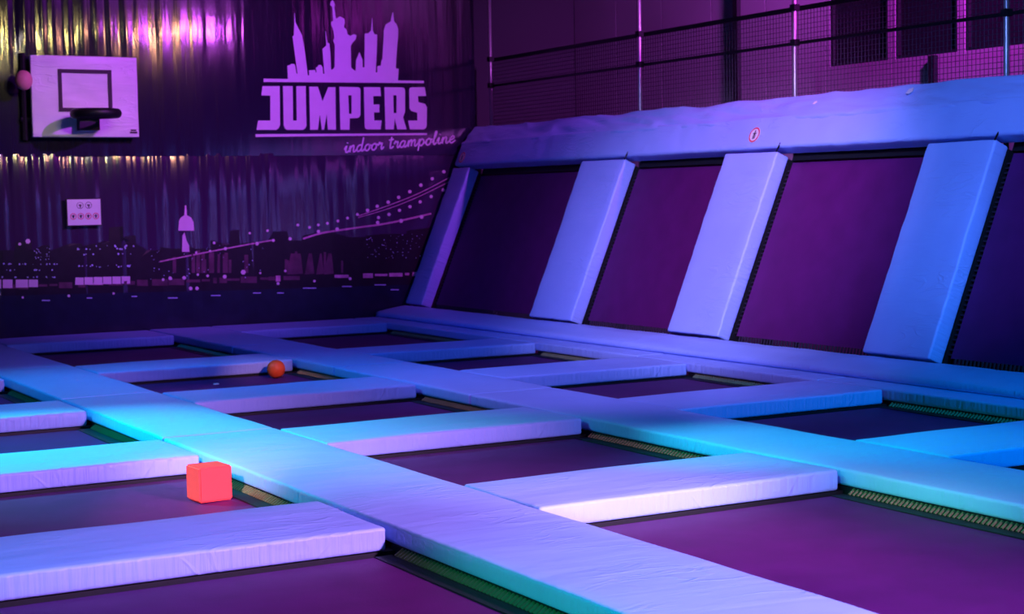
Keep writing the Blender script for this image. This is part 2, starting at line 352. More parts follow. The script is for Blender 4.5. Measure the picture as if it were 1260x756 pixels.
def wall_poly(bm_v, bm_f, polys, lift):
    """flat print: polygons in photo pixels, laid on the banner"""
    for loops in polys:
        pts3 = [[at_y(px, py, WALLY-0.01) for (px, py) in lp] for lp in loops]
        flat = [p for lp in pts3 for p in lp]
        tris = tessellate_polygon([[Vector((p.x, p.z, 0)) for p in lp] for lp in pts3])
        n = len(bm_v); bm_v += [(p.x, 0, p.z) for p in flat]; bm_f += [tuple(n+i for i in t) for t in tris]
def print_obj(name, polys, mat, lift=0.006, cut=0.12, kind=None, label=None):
    v, f = [], []; wall_poly(v, f, polys, lift)
    bm = bmesh.new(); vs = [bm.verts.new(p) for p in v]
    for t in f:
        try: bm.faces.new([vs[i] for i in t])
        except ValueError: pass
    if cut:
        xs = [p[0] for p in v]; zs = [p[2] for p in v]
        x = math.floor(min(xs)/cut)*cut+cut
        while x < max(xs):
            bmesh.ops.bisect_plane(bm, geom=bm.verts[:]+bm.edges[:]+bm.faces[:], plane_co=(x, 0, 0), plane_no=(1, 0, 0)); x += cut
        if min(zs) < 2.0 < max(zs):
            bmesh.ops.bisect_plane(bm, geom=bm.verts[:]+bm.edges[:]+bm.faces[:], plane_co=(0, 0, 2.0), plane_no=(0, 0, 1))
    for q in bm.verts:
        q.co = wall_pt(q.co.x, q.co.z, lift)
    for fc in bm.faces:
        fc.normal_update()
        if fc.normal.y > 0: fc.normal_flip()
    me = bpy.data.meshes.new(name); bm.to_mesh(me); bm.free()
    o = link(name, me, mat, ban, BINV)
    if kind: o['kind'] = kind
    if label: o['label'] = label
    return o
def sc1(pts): return [(340+x/6.87, y/6.87) for x, y in pts]
def sc2(pts): return [(305+x/5.478, 90+y/5.478) for x, y in pts]
sky = [(97,680),(92,555),(118,548),(120,540),(150,542),(158,560),(168,620),(177,625),(140,350),(135,310),(145,300),(150,200),(148,110),(152,110),(160,190),(185,240),
 (215,300),(228,370),(240,440),(264,635),(275,640),(275,595),(325,592),(330,612),(338,612),(332,570),(345,568),(355,550),(375,550),(390,570),(393,622),(404,625),(388,415),(420,385),
 (412,265),(416,265),(430,362),(447,368),(455,450),(460,590),(478,585),(490,565),(492,380),(478,345),(488,320),(480,260),(463,210),(463,185),(477,175),(470,62),(452,40),(460,12),
 (470,0),(482,12),(492,40),(487,66),(502,160),(516,152),(530,140),(545,143),(572,160),(576,185),(570,230),(590,250),(600,290),(622,304),(655,290),(675,300),(670,330),(640,365),
 (627,390),(630,570),(650,590),(668,600),(672,510),(700,440),(726,505),(728,570),(742,570),(745,285),(775,282),(798,258),(805,155),(809,155),(813,258),(828,290),(850,292),(848,400),
 (838,612),(850,612),(852,560),(880,555),(885,512),(893,500),(905,300),(905,260),(920,210),(965,180),(968,150),(981,105),(985,105),(991,150),(993,180),(1015,205),(1028,245),(1028,300),
 (1015,450),(1008,560),(1010,580),(1032,582),(1026,680)]
print_obj('skyline_emblem', [[sc1(sky)]], LOGOW, label='pale skyline with raised-torch statue above the lettering')
print_obj('upper_rule', [[sc2([(105,38),(1185,52),(1185,68),(105,60)])]], LOGOW, lift=0.007)
print_obj('lower_rule', [[sc2([(50,412),(1205,405),(1205,418),(50,431)])]], LOGOW, lift=0.007)
LET = {
 'J': [[(97,88),(213,88),(216,350),(206,372),(190,383),(57,383),(68,320),(150,320),(150,153),(90,150)]],
 'U': [[(235,88),(300,88),(303,320),(328,320),(325,88),(388,88),(393,355),(385,373),(370,383),(262,383),(247,372),(240,350)]],
 'M': [[(412,92),(470,92),(502,190),(540,95),(588,95),(592,382),(538,382),(530,280),(512,382),(497,382),(483,280),(470,382),(418,382)]],
 'P': [[(615,92),(740,95),(752,100),(757,112),(757,282),(750,297),(735,304),(685,305),(683,382),(622,382)], [(675,150),(697,150),(697,275),(680,275)]],
 'E': [[(780,95),(890,95),(895,155),(843,155),(845,212),(885,212),(885,265),(848,265),(850,320),(900,320),(893,380),(800,380),(787,370),(785,355)]],
 'R': [[(918,95),(1040,97),(1053,103),(1058,117),(1058,260),(1045,300),(1068,380),(1005,380),(988,305),(982,380),(925,380)], [(978,150),(1000,150),(1000,270),(981,270)]],
 'S': [[(1085,112),(1090,100),(1104,96),(1190,95),(1200,155),(1145,155),(1147,196),(1192,208),(1205,230),(1203,355),(1197,372),(1183,380),(1090,380),(1077,320),(1140,320),(1140,268),(1100,256),(1087,240)]]}
for ch, loops in LET.items():
    print_obj('logo_letter', [[sc2(l) for l in loops]], LOGOW, label='pale block letter %s of the logo' % ch)
# handwritten line: centre-line strokes (unit x-height) -> ribbons
GL = {
 'i': (.62, [[(.0,.45),(.22,1.0),(.2,.2),(.38,.02),(.62,.3)], [(.27,1.42),(.30,1.52)]]),
 'n': (.95, [[(.0,.4),(.14,1.0),(.12,.0)], [(.13,.55),(.42,1.0),(.56,.85),(.55,.2),(.7,.02),(.95,.32)]]),
 'd': (1.0, [[(.62,.8),(.38,1.0),(.1,.72),(.06,.25),(.3,.0),(.6,.35)], [(.70,2.1),(.64,.9),(.62,.25),(.78,.02),(1.0,.3)]]),
 'o': (.85, [[(.42,1.0),(.12,.75),(.1,.25),(.36,.0),(.62,.28),(.62,.75),(.42,1.0),(.6,.8),(.85,.85)]]),
 'r': (.75, [[(.0,.6),(.18,1.12),(.2,.85),(.48,.95),(.44,.25),(.58,.03),(.78,.4)]]),
 't': (.75, [[(.32,1.75),(.28,.3),(.42,.02),(.72,.3)], [(.0,1.28),(.62,1.36)]]),
 'a': (.98, [[(.6,.85),(.36,1.0),(.1,.7),(.08,.22),(.3,.0),(.58,.4),(.64,1.0),(.6,.22),(.76,.02),(.98,.35)]]),
 'm': (1.35, [[(.0,.4),(.14,1.0),(.12,.0)], [(.13,.55),(.38,1.0),(.5,.85),(.5,.05)], [(.51,.55),(.78,1.0),(.92,.85),(.92,.2),(1.08,.02),(1.35,.4)]]),
 'p': (.95, [[(.0,.4),(.18,1.05),(.12,-.75)], [(.15,.6),(.42,1.0),(.68,.75),(.66,.3),(.44,.0),(.2,.15)], [(.6,.2),(.95,.5)]]),
 'l': (.6, [[(.0,.3),(.3,1.2),(.42,1.85),(.28,1.9),(.2,1.2),(.2,.25),(.34,.0),(.6,.3)]]),
 'e': (.8, [[(.06,.4),(.5,.62),(.56,.88),(.36,1.05),(.1,.72),(.1,.25),(.36,.0),(.8,.38)]]),
 ' ': (.55, [])}
def ribbon(pts, wd):
    P = []
    for i in range(len(pts)-1):      # light smoothing (catmull-rom)
        p0, p1, p2, p3 = pts[max(i-1, 0)], pts[i], pts[i+1], pts[min(i+2, len(pts)-1)]
        for s in range(4):
            t = s/4
            P.append(tuple(0.5*((2*p1[k])+(-p0[k]+p2[k])*t+(2*p0[k]-5*p1[k]+4*p2[k]-p3[k])*t*t+(-p0[k]+3*p1[k]-3*p2[k]+p3[k])*t**3) for k in (0, 1)))
    P.append(pts[-1]); quads = []
    L_, R_ = [], []
    for i in range(len(P)):
        a = P[max(i-1, 0)]; b = P[min(i+1, len(P)-1)]; dx, dy = b[0]-a[0], b[1]-a[1]; l = math.hypot(dx, dy) or 1
        nx, ny = -dy/l*wd/2, dx/l*wd/2
        L_.append((P[i][0]+nx, P[i][1]+ny)); R_.append((P[i][0]-nx, P[i][1]-ny))
    for i in range(len(P)-1): quads.append([[L_[i], L_[i+1], R_[i+1], R_[i]]])
    return quads
text = 'indoor trampoline'; total = sum(GL[c][0] for c in text)
X0, Y0, X1, Y1 = 422.8, 188.2, 559.5, 175.4
U = (X1-X0)/total; cur = 0.0
for c in text:
    wd_, strokes = GL[c]
    if strokes:
        polys = []
        for si, st in enumerate(strokes):
            pp = []
            for (gx, gy) in st:
                gx2 = cur+gx+0.12*gy
                px = X0+gx2*U; py = Y0+(Y1-Y0)*(gx2/total)-gy*8.0
                pp.append((px, py))
            if c == 'i' and si == 1: print_obj('script_letter_dot', ribbon(pp, 2.2), LOGOW, lift=0.008, cut=None)
            else: polys += ribbon(pp, 1.9)
        print_obj('script_letter', polys, LOGOW, lift=0.008, cut=None, label='small handwritten letter %s under the logo' % c)
    cur += wd_
# ---- printed city
def R_(x0, y0, x1, y1): return [[(x0, y0), (x1, y0), (x1, y1), (x0, y1)]]
rnd = random.Random(3)
sil = [(-60,400)]
x = -60.0
tops = [(-60,312),(-20,308),(18,298),(36,296),(38,308),(52,302),(60,309),(84,300),(100,303),(128,297),(133,280),(148,279),(150,292),(160,290),(166,300),(180,308),(196,304),(210,306),
 (222,300),(240,306),(258,296),(276,300),(282,284),(292,283),(294,300),(310,298),(330,294),(336,285),(352,283),(356,296),(372,290),(392,286),(412,287),(430,292),(450,290),(470,288),(500,284),(530,280),(560,276),(600,274)]
for i in range(len(tops)-1):
    a, b = tops[i], tops[i+1]; sil += [(a[0], a[1]), (b[0]-0.5, a[1] if i % 2 else b[1])]
sil += [(600,362),(300,368),(0,374),(-60,376)]
print_obj('city_silhouette', [[sil]], CITYDARK, lift=0.003)
print_obj('printed_water', [[[(-60,366),(0,364),(150,360),(300,357),(450,352),(600,348),(600,420),(-60,430)]]], WATERM, lift=0.0045)
def wf_y(x): return 352-0.030*x if x < 330 else 342-0.03*(x-330)
x_ = -40.0
while x_ < 520:
    w_ = rnd.uniform(5, 22)
    if not (342 < x_ < 392 or 412 < x_ < 440) or rnd.random() < 0.4:
        t_ = rnd.uniform(2.5, 8); y_ = wf_y(x_)
        print_obj('waterfront_block', [R_(x_, y_-t_*0.35, x_+w_, y_+t_*0.65)], CITYPINK if rnd.random() < (0.8 if x_ > 440 else 0.35) else CITYMID, lift=0.0055)
    x_ += w_+rnd.uniform(0, 4)
for (x0, x1) in ((352,372),(358,366),(374,386),(388,398),(398,410)): print_obj('floodlit_building', [[[(x0,338),(x1,337),(x1-3,312),(x0+5,312)]]], CITYMID, lift=0.0062)
for _ in range(18):
    x0 = rnd.uniform(205, 430); print_obj('floodlit_building', [R_(x0, rnd.uniform(308, 322), x0+rnd.uniform(2, 5), 336)], CITYMID, lift=0.006)
for i in range(6): print_obj('lit_window', [R_(91+i*11.4, 341.5-i*0.3, 91+i*11.4+10.4, 350.5-i*0.3)], LIGHTP, lift=0.0075)
for i in range(4): print_obj('lit_window', [R_(-14+i*16, 344, -14+i*16+[14,12,15,11][i % 4], 355-i*0.6)], LIGHTP, lift=0.0075)
print_obj('bright_tower', [[[(218.0,284),(219,272),(221,268),(225.4,265),(226.2,253),(227.8,253),(228.6,265),(234,268),(236.5,273),(237.5,284)]]], LIGHTP, lift=0.0065)
print_obj('bright_tower_shaft', [[[(222.5,310),(223,290),(225.5,286),(228,296),(231,302),(231.5,310)]]], LIGHTP, lift=0.0065)
def dot(x, y, r): return [[(x+r*math.cos(t*math.pi/3), y+r*math.sin(t*math.pi/3)) for t in range(6)]]
dots = []
for i in range(52):     # strings of office windows
    dots.append(dot(rnd.uniform(0, 70), rnd.choice([325.0, 332.5, 341]) + rnd.uniform(-.5, .5), rnd.uniform(.5, 1.2)))
for i in range(46): dots.append(dot(rnd.uniform(90, 170), rnd.choice([303, 306.5, 313, 327, 328]) + rnd.uniform(-.8, .8), rnd.uniform(.5, 1.4)))
for i in range(40): dots.append(dot(rnd.uniform(180, 330), rnd.uniform(302, 345), rnd.uniform(.35, .8)))
for i in range(60): dots.append(dot(rnd.uniform(450, 520), rnd.uniform(288, 318), rnd.uniform(.3, .7)))
for i in range(30): dots.append(dot(rnd.uniform(40, 60), rnd.uniform(305, 322), rnd.uniform(.4, .8)))
print_obj('small_window_lights', dots, BLUELP, lift=0.007, cut=None, kind='stuff')
cable = [(365.5,277),(380,280),(391,277),(402,275),(415,272),(427,268.5),(439,264),(451.5,259),(463.5,254),(477,249),(490,243),(504,236),(517.5,228),(531.5,220),(546,211.5)]
cable2 = [(465,268),(478,264),(491,259),(504,254.5),(516.5,248.5),(530,242),(545,234)]
lampd = []
for (x_, y_) in cable: lampd.append(dot(x_, y_, 2.3 if x_ > 440 else 1.9))
for (x_, y_) in cable2: lampd.append(dot(x_, y_, 2.2))
for (x_, y_, r_) in [(33,297,3.2),(23,300.5,2.0),(26.5,366,1.6),(83,364,1.8),(138,361,1.6),(199,344,1.8),(208,342.5,2.4),(225,342,2.4),(242,338,1.7),(254,339.5,1.8),(275,340.5,2.6),(298,335,3.2),(319,336,1.5),(350,333.5,1.6),
      (240,311,1.6),(257,309,1.6),(276,306,2.2),(315,300,2.4),(335,296,2.0),(306,287,1.6),(328,284,1.8),(262,299,1.8),(356,294,2.2),(391,285,2.2),(414,282,2.4),(464,274,2.4),(493,272,2.6),(518,267,2.4),(233,355,2.4),(241,355,2.4),(341,349,2.0),(386,346,1.8),(430,343,2.0)]:
    lampd.append(dot(x_, y_, r_))
for d_ in lampd: print_obj('printed_lamp', [d_], LIGHTP, lift=0.008, cut=None)
def line(pts, wd): return ribbon(pts, wd)
br = line([(195,322),(240,313),(290,303.5),(335,295.5)], 1.6) + line([(372,294),(395,287),(420,283),(448,279),(470,276),(500,270),(530,263)], 2.2) + line([(440,266),(480,252),(515,238),(552,219)], 1.1) + line([(440,268),(480,256),(515,242),(552,224)], 0.9)
for b_ in (br[:12], br[12:36], br[36:48], br[48:]): print_obj('bridge_line', b_, CITYPINK, lift=0.0075, cut=None)
refl = [R_(x_, y_, x_+w_, y_+1.3) for (x_, y_, w_) in [(50,369,10),(105,366,7),(160,364,7),(205,366,12),(258,363,12),(310,360,10),(340,360,8),(372,354,16),(420,352,12),(460,350,14),(480,356,10)]]
for r_ in refl: print_obj('water_glint', [r_], BLUELP, lift=0.007, cut=None)

# ------------------------------------------------------------------ basketball backboard, wall sign
bb = empty('basketball_backboard', (5.03, WALLY-0.16, 2.21)); tag(bb, 'white padded basketball backboard with black rim hung on the mural', 'backboard')
BW, BH = 1.20, 0.905
fmesh = pad_mesh('board', BW, BH, 0.06, r=0.012, step=0.06, seed=5, sag=0.008, gather=0.001, wr=0.008, wf=(3.0, 5.0))
link('board', fmesh, WHITEVINYL, bb, Matrix.Translation((0, 0.06, BH/2)) @ Matrix.Rotation(math.pi/2, 4, 'X'), True)
fr = MB(); y0, y1 = -0.020, -0.0075
a0, a1, b0, b1, t = -0.305, 0.298, 0.285, 0.755, 0.042
fr.box((a0, y0, b1-t), (a1, y1, b1)).box((a0, y0, b0), (a1, y1, b0+t)).box((a0, y0, b0+t), (a0+t, y1, b1-t)).box((a1-t, y0, b0+t), (a1, y1, b1-t)).build('target_square', BLACKP, bb)
mt = MB().tube((-0.66, 0.11, -0.03), (-0.66, 0.11, 0.93), 0.035).tube((-0.70, 0.11, 0.2), (0.55, 0.11, 0.2), 0.03).tube((-0.70, 0.11, 0.72), (0.55, 0.11, 0.72), 0.03)
mt.build('mounting_frame', BLACK, bb)
MB().box((-0.11, -0.13, 0.075), (0.115, -0.012, 0.25)).build('rim_bracket', BLACK, bb)
rv, rf = [], []
for i in range(40):
    a = 2*math.pi*i/40
    for j in range(10):
        b = 2*math.pi*j/10; rr = 0.235+0.045*math.cos(b)
        rv.append((0.0+rr*math.cos(a), -0.40+rr*math.sin(a), 0.245+0.052*math.sin(b)))
for i in range(40):
    for j in range(10): rf.append((i*10+j, ((i+1) % 40)*10+j, ((i+1) % 40)*10+(j+1) % 10, i*10+(j+1) % 10))
link('rim', mesh('rim', rv, rf), BLACK, bb, smooth=True)
MB().box((0.49, -0.012, 0.045), (0.575, -0.0085, 0.065)).box((0.50, -0.012, 0.072), (0.565, -0.0085, 0.088)).build('maker_mark', BLACKP, bb)

def uv_sphere(name, r, seg=28, rings=18):
    bm = bmesh.new(); bmesh.ops.create_uvsphere(bm, u_segments=seg, v_segments=rings, radius=r)
    me = bpy.data.meshes.new(name); bm.to_mesh(me); bm.free(); return me
pb = link('pink_ball', uv_sphere('pink_ball', 0.105), PINKM, None, (4.325, WALLY-0.28, 2.825), True)
pb.scale = (0.9, 0.9, 1.05)
tag(pb, 'pink ball lodged beside the edge of the basketball backboard', 'ball')
sg = empty('rules_sign', (4.98, WALLY-0.11, 1.225)); tag(sg, 'small white notice plate with rows of round symbols on the mural', 'sign')
SW, SH = 0.375, 0.29
MB().box((-SW/2, -0.012, 0), (SW/2, 0.012, SH)).build('plate', WHITE, sg)
MB().box((-SW/2-0.012, 0.0, -0.012), (SW/2+0.012, 0.02, 0)).box((-SW/2-0.012, 0, SH), (SW/2+0.012, 0.02, SH+0.012)).box((-SW/2-0.012, 0, 0), (-SW/2, 0.02, SH)).box((SW/2, 0, 0), (SW/2+0.012, 0.02, SH)).build('plate_frame', BLACK, sg)
def ring_v(cx, cz, ro, ri, y, n=18):
    v, f = [], []
    for i in range(n):
        a = 2*math.pi*i/n; v += [(cx+ro*math.cos(a), y, cz+ro*math.sin(a)), (cx+ri*math.cos(a), y, cz+ri*math.sin(a))]
    f = [(2*i, 2*((i+1) % n), 2*((i+1) % n)+1, 2*i+1) for i in range(n)]
    return v, f
for i in range(4):
    cx = -0.125+i*0.085
    v, f = ring_v(cx, 0.10, 0.036, 0.028, -0.0135); e = link('ban_symbol', mesh('ban_symbol', v, f), REDP, sg)
    m2 = MB(); m2.box((cx-0.009, -0.0138, 0.080), (cx+0.009, -0.0128, 0.118)).box((cx-0.02, -0.0138, 0.100), (cx+0.02, -0.0128, 0.108)); m2.build('pictogram', BLACKP, e)
for i in range(2):
    cx = -0.045+i*0.095
    v, f = ring_v(cx, 0.222, 0.038, 0.033, -0.0135); e = link('rule_symbol', mesh('rule_symbol', v, f), BLACKP, sg)
    MB().box((cx-0.016, -0.0138, 0.218), (cx+0.016, -0.0128, 0.232)).box((cx-0.004, -0.0138, 0.195), (cx+0.010, -0.0128, 0.218)).build('pictogram', BLACKP, e)

# ------------------------------------------------------------------ trampoline beds
COLNAME = {'L': 'in the red cube column', 'M': 'in the red ball column', 'R': 'in the sloped wall column'}
ORD = ['nearest the mural', 'second from the mural', 'third from the mural', 'fourth from the mural', 'fifth from the mural']
cells = [(ROWS[3]+CW, FAR), (ROWS[2]+CW, ROWS[3]), (ROWS[1]+CW, ROWS[2]), (ROWS[0]+CW, ROWS[1]), (NEAR, ROWS[0])]
def spring_row(xa, xb, y0, y1, z, pitch=0.031):
    mb = MB(); n = int((y1-y0)/pitch)
    for i in range(n):
        y = y0+pitch*(i+0.5)
        mb.tube((xa, y, z), (xb, y, z+0.026), 0.0085, 5)
    return mb
GAP = 0.036
def bed(c, r):
    x0, x1 = COLS[c]; y0, y1 = cells[r]
    cx, cy = (x0+x1)/2, (y0+y1)/2; hw, hl = (x1-x0)/2, (y1-y0)/2
    e = empty('trampoline_bed', (cx, cy, FLOORZ))
    lab = {('L', 3): 'black trampoline bed holding the red foam cube', ('M', 1): 'black trampoline bed with the red ball on it'}.get((c, r), 'black trampoline bed %s %s' % (ORD[r], COLNAME[c]))
    tag(e, lab, 'trampoline', 'floor trampoline beds')
    dz = -FLOORZ
    # woven mat, slightly dished
    mx_, my_ = hw-GAP, hl-0.03; n = 14; V = []; F = []
    for j in range(n+1):
        for i in range(n+1):
            u, v = -1+2*i/n, -1+2*j/n
            V.append((u*mx_, v*my_, MATZ+dz-0.018*(1-u*u)*(1-v*v)))
    for j in range(n):
        for i in range(n):
            a = j*(n+1)+i; F.append((a, a+1, a+n+2, a+n+1))
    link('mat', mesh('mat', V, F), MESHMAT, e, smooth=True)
    zb = MATZ+dz+0.001
    for s in (-1, 1):
        xa, xb = sorted((s*(mx_+0.008), s*(mx_-0.075)))
        MB().box((xa, -my_, zb-0.008), (xb, my_, zb+0.003)).build('mat_hem', FRAME, e)
    for s in (-1, 1):
        o = spring_row(s*(mx_+0.008), s*(hw+0.012), -hl+0.04, hl-0.04, MATZ+dz+0.004).build('springs', SPRING, e); o['kind'] = 'stuff'
    zt = dz-TH-0.004; k = 0.055
    zt2 = dz-0.090
    for s in (-1, 1):
        MB().box((s*(hw+0.01) if s > 0 else -hw-0.01-k, -hl-0.05, zt2-0.06), (hw+0.01+k if s > 0 else -hw-0.01, hl+0.05, zt2)).build('frame_rail', FRAME, e)
        MB().box((-hw-0.01, (hl+0.01) if s > 0 else -hl-0.065, zt-0.06), (hw+0.01, (hl+0.065) if s > 0 else -hl-0.01, zt)).build('frame_rail', FRAME, e)
        for t in (-1, 1):
            xx, yy = s*(hw+0.0375), t*(hl+0.0)
            MB().box((xx-0.025, yy-0.025, 0), (xx+0.025, yy+0.025, zt-0.06)).build('leg', FRAME, e)
    return e
for c in 'LMR':
    for r in range(5): bed(c, r)

# ------------------------------------------------------------------ floor pads
seed = [10]
def floor_pad(name, x0, x1, y0, y1, label, group, th=TH, **kw):
    seed[0] += 1
    me = pad_mesh(name, x1-x0, y1-y0, th, seed=seed[0], **kw)
    o = link(name, me, PAD, None, ((x0+x1)/2, (y0+y1)/2, -th), True)
    return tag(o, label, 'pad', group)
PADORD = ['against the mural', 'second from the mural', 'third from the mural', 'fourth from the mural', 'fifth from the mural']
for c in 'LMR':
    x0, x1 = COLS[c]
    ends = [(FAR, 18.62)] + [(y, y+CW) for y in reversed(ROWS)]
    for r, (y0, y1) in enumerate(ends):
        floor_pad('cross_pad', x0+0.014, x1-0.036, y0, y1, 'light blue cross pad, %s, %s' % (PADORD[r], COLNAME[c]) if r else 'light blue end pad %s %s' % (PADORD[0], COLNAME[c]),
                  'cross pads between the beds', step=0.07, sag=0.007, crown=0.006)
    floor_pad('cross_pad', x0+0.006, x1-0.022, NEAR-CW, NEAR, 'light blue cross pad farthest from the mural %s' % COLNAME[c], 'cross pads between the beds')
STR = {'S0': (S0, 'outside the red cube column', [15.0, 12.4, 9.94, 6.4]), 'S1': (S1, 'between the cube and ball columns', [14.97, 12.42, 9.94, 3.6]),
       'S2': (S2, 'between the ball and sloped wall columns', [15.85, 13.30, 10.76, 4.6]), 'S3': (S3, 'at the foot of the sloped wall', [15.0, 12.4, 9.9, 6.4])}
for s, ((x0, x1), nm, jt) in STR.items():
    jt = [18.66]+jt+[2.9]
    for i in range(len(jt)-1):
        flat = s == 'S3'
        floor_pad('strip_pad', x0, x1, jt[i+1]+0.010, jt[i], 'long light blue pad %s, %s' % (nm, ['nearest the mural']*(i == 0) and 'nearest the mural' or PADORD[i]), 'strip pads along the beds', th=0.086, step=0.08, r=0.018, sag=0.003 if flat else 0.006, crown=0.0 if flat else 0.008)

# ------------------------------------------------------------------ sloped trampoline wall
A = math.radians(67); O0 = Vector((8.97, 0, 0.131))
UD = Vector((math.cos(A), 0, math.sin(A))); ND = Vector((-math.sin(A), 0, math.cos(A))); VD = Vector((0, -1, 0))
def slope_mw(s, y, off=0.0):
    p = O0+UD*s+ND*off+Vector((0, y, 0))
    return Matrix(((VD.x, UD.x, ND.x, p.x), (VD.y, UD.y, ND.y, p.y), (VD.z, UD.z, ND.z, p.z), (0, 0, 0, 1)))
SY0, SY1 = 3.9, 18.66
# wedge-shaped foot pad along the base
prof = [(8.565, 0.006), (8.56, 0.03), (8.566, 0.052), (8.585, 0.064), (8.70, 0.086), (8.83, 0.108), (8.955, 0.128), (8.972, 0.122), (8.985, 0.07), (9.01, 0.05), (9.01, 0.006)]
ny = 190; V = []; F = []
for j in range(ny+1):
    y = SY0+(SY1-SY0)*j/ny
    for (px_, pz_) in prof:
        n1 = noise.noise(Vector((px_*3, y*1.4, 3.3))); n2 = noise.noise(Vector((px_*2, y*9, 7.7)))
        k = 1.0 if pz_ > 0.01 else 0
        V.append((px_+k*(0.010*n1+0.004*n2), y, pz_+k*(0.006*n1+0.003*n2)))
m_ = len(prof)
for j in range(ny):
    for i in range(m_):
        a, b = j*m_+i, j*m_+(i+1) % m_; F.append((a, a+m_, b+m_, b))
F.append(tuple(range(m_))); F.append(tuple(reversed(range(ny*m_, ny*m_+m_))))
me = mesh('foot_pad', V, F); bmx = bmesh.new(); bmx.from_mesh(me); bmesh.ops.recalc_face_normals(bmx, faces=bmx.faces); bmx.to_mesh(me); bmx.free()
tag(link('foot_pad', me, PAD, smooth=True), 'long wedge-shaped blue pad along the foot of the sloped wall', 'pad')
COLY = [(18.22, 18.655), (14.70, 15.57), (12.15, 12.95), (9.44, 10.20), (6.75, 7.55)]
COLL = ['narrow dark blue slope pad touching the mural', 'blue slope pad between the black and the first purple-lit wall mats', 'lilac-lit slope pad under the round red-rimmed sticker', 'blue slope pad below the row of dark windows', 'blue slope pad farthest from the mural']
for i, (a, b) in enumerate(COLY):
    me = pad_mesh('slope_pad', b-a, 1.83, 0.15, r=0.02, step=0.08, seed=60+i, sag=0.010, gather=0.004, crown=0.004, wr=0.007, wf=(1.2, 6.0))
    o = link('slope_pad', me, PAD, None, slope_mw(0.02+0.915, (a+b)/2, -0.15), True)
    tag(o, COLL[i], 'pad', 'upright pads on the sloped wall')
# header: tight front cushion plus loose top flap
hd = empty('header_pad', mw=Matrix.Translation(O0+UD*1.8+Vector((0, (SY0+SY1)/2, 0))))
tag(hd, 'long blue padded header along the top of the sloped wall', 'pad')
HINV = hd.matrix_basis.inverted()
me = pad_mesh('front_cushion', SY1-SY0, 0.335, 0.17, r=0.03, step=0.075, seed=80, sag=0.008, gather=0.006, crown=0.004, wr=0.007, wf=(6.0, 2.5))
link('front_cushion', me, PAD, hd, HINV @ slope_mw(1.882+0.1675, (SY0+SY1)/2, -0.168), True)
B = math.radians(46); ub = Vector((math.cos(B), 0, math.sin(B))); nb = Vector((-math.sin(B), 0, math.cos(B)))
p0 = O0+UD*2.165+ub*0.152-nb*0.11+Vector((0, (SY0+SY1)/2, 0))
mw = Matrix(((VD.x, ub.x, nb.x, p0.x), (VD.y, ub.y, nb.y, p0.y), (VD.z, ub.z, nb.z, p0.z), (0, 0, 0, 1)))
me = pad_mesh('top_flap', SY1-SY0, 0.33, 0.11, r=0.03, step=0.03, seed=91, sag=0.020, gather=0.008, crown=0.0, wr=0.022, wf=(1.6, 9.0))
link('top_flap', me, PAD, hd, HINV @ mw, True)
for y in (12.16, 9.45, 14.71):
    c0 = slope_mw(1.86, y, 0.004)
    sm = MB(); sm.box((-0.006, -0.02, -0.006), (0.006, 0.07, 0.003)); sm.build('seam_slit', BLACK, hd, HINV @ c0 @ Matrix.Rotation(-0.25, 4, 'Z'))
# wall mats behind the pads
WB = [(15.57, 18.22, 'darkest black wall mat next to the mural'), (12.95, 14.70, 'purple-lit black wall mat second from the mural'), (10.20, 12.15, 'purple-lit black wall mat third from the mural'), (7.55, 9.44, 'dark wall mat fourth from the mural on the slope')]
for (a, b, lab) in WB:
    cy = (a+b)/2; hw = (b-a)/2
    e = empty('slope_trampoline', mw=slope_mw(0.0, cy, -0.185)); tag(e, lab, 'trampoline', 'mats of the sloped wall')
    V = []; F = []; n = 16
    for j in range(n+1):
        for i in range(n+1):
            u, v = -1+2*i/n, -1+2*j/n
            V.append((u*(hw-0.045), 0.945+v*0.855, 0.012-0.02*(1-u*u)*(1-v*v)))
    for j in range(n):
        for i in range(n):
            q = j*(n+1)+i; F.append((q, q+1, q+n+2, q+n+1))
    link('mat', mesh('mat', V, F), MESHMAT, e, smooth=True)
    s_ = MB()
    k_ = int((2*hw-0.16)/0.04)
    for i in range(k_):
        xx = -hw+0.08+0.04*(i+0.5); s_.tube((xx, 0.012, 0.0), (xx, 0.092, 0.012), 0.009, 5)
    for s in (-1, 1):
        for i in range(40):
            yy = 0.12+i*0.041; s_.tube((s*(hw-0.05), yy, 0.006), (s*(hw+0.03), yy, 0.0), 0.008, 5)
    o = s_.build('springs', DARKSTEEL, e); o['kind'] = 'stuff'
    for s in (-1, 1): MB().box((s*hw if s > 0 else -hw-0.05, -0.03, -0.06), (hw+0.05 if s > 0 else -hw, 1.83, 0.03)).build('frame_rail', FRAME, e)
    MB().box((-hw, -0.045, -0.06), (hw, 0.015, -0.005)).build('frame_rail', FRAME, e)
    MB().box((-hw, 1.83, -0.06), (hw, 1.95, -0.004)).build('frame_rail', FRAME, e)
# steel stand that carries the slope
for i, (a, b) in enumerate(COLY):
    y = (a+b)/2; e = empty('slope_stand', (9.98, y+(0.16 if i else 0.14), FLOORZ))
    tag(e, 'dark steel stand behind %s' % COLL[i].replace('narrow dark blue ', 'the '), 'stand', 'steel stands behind the slope')
    MB().box((-0.02, -0.04, 0), (0.05, 0.04, 2.62)).build('upright', FRAME, e)
    q0, q1 = O0+UD*0.0-ND*0.26, O0+UD*2.05-ND*0.26
    MB().tube((q0.x-10, 0, q0.z-FLOORZ), (q1.x-10, 0, q1.z-FLOORZ), 0.035, 6).build('rafter', FRAME, e)
    MB().box((-0.72, -0.03, 0), (-0.66, 0.03, 0.66)).build('leg', FRAME, e)

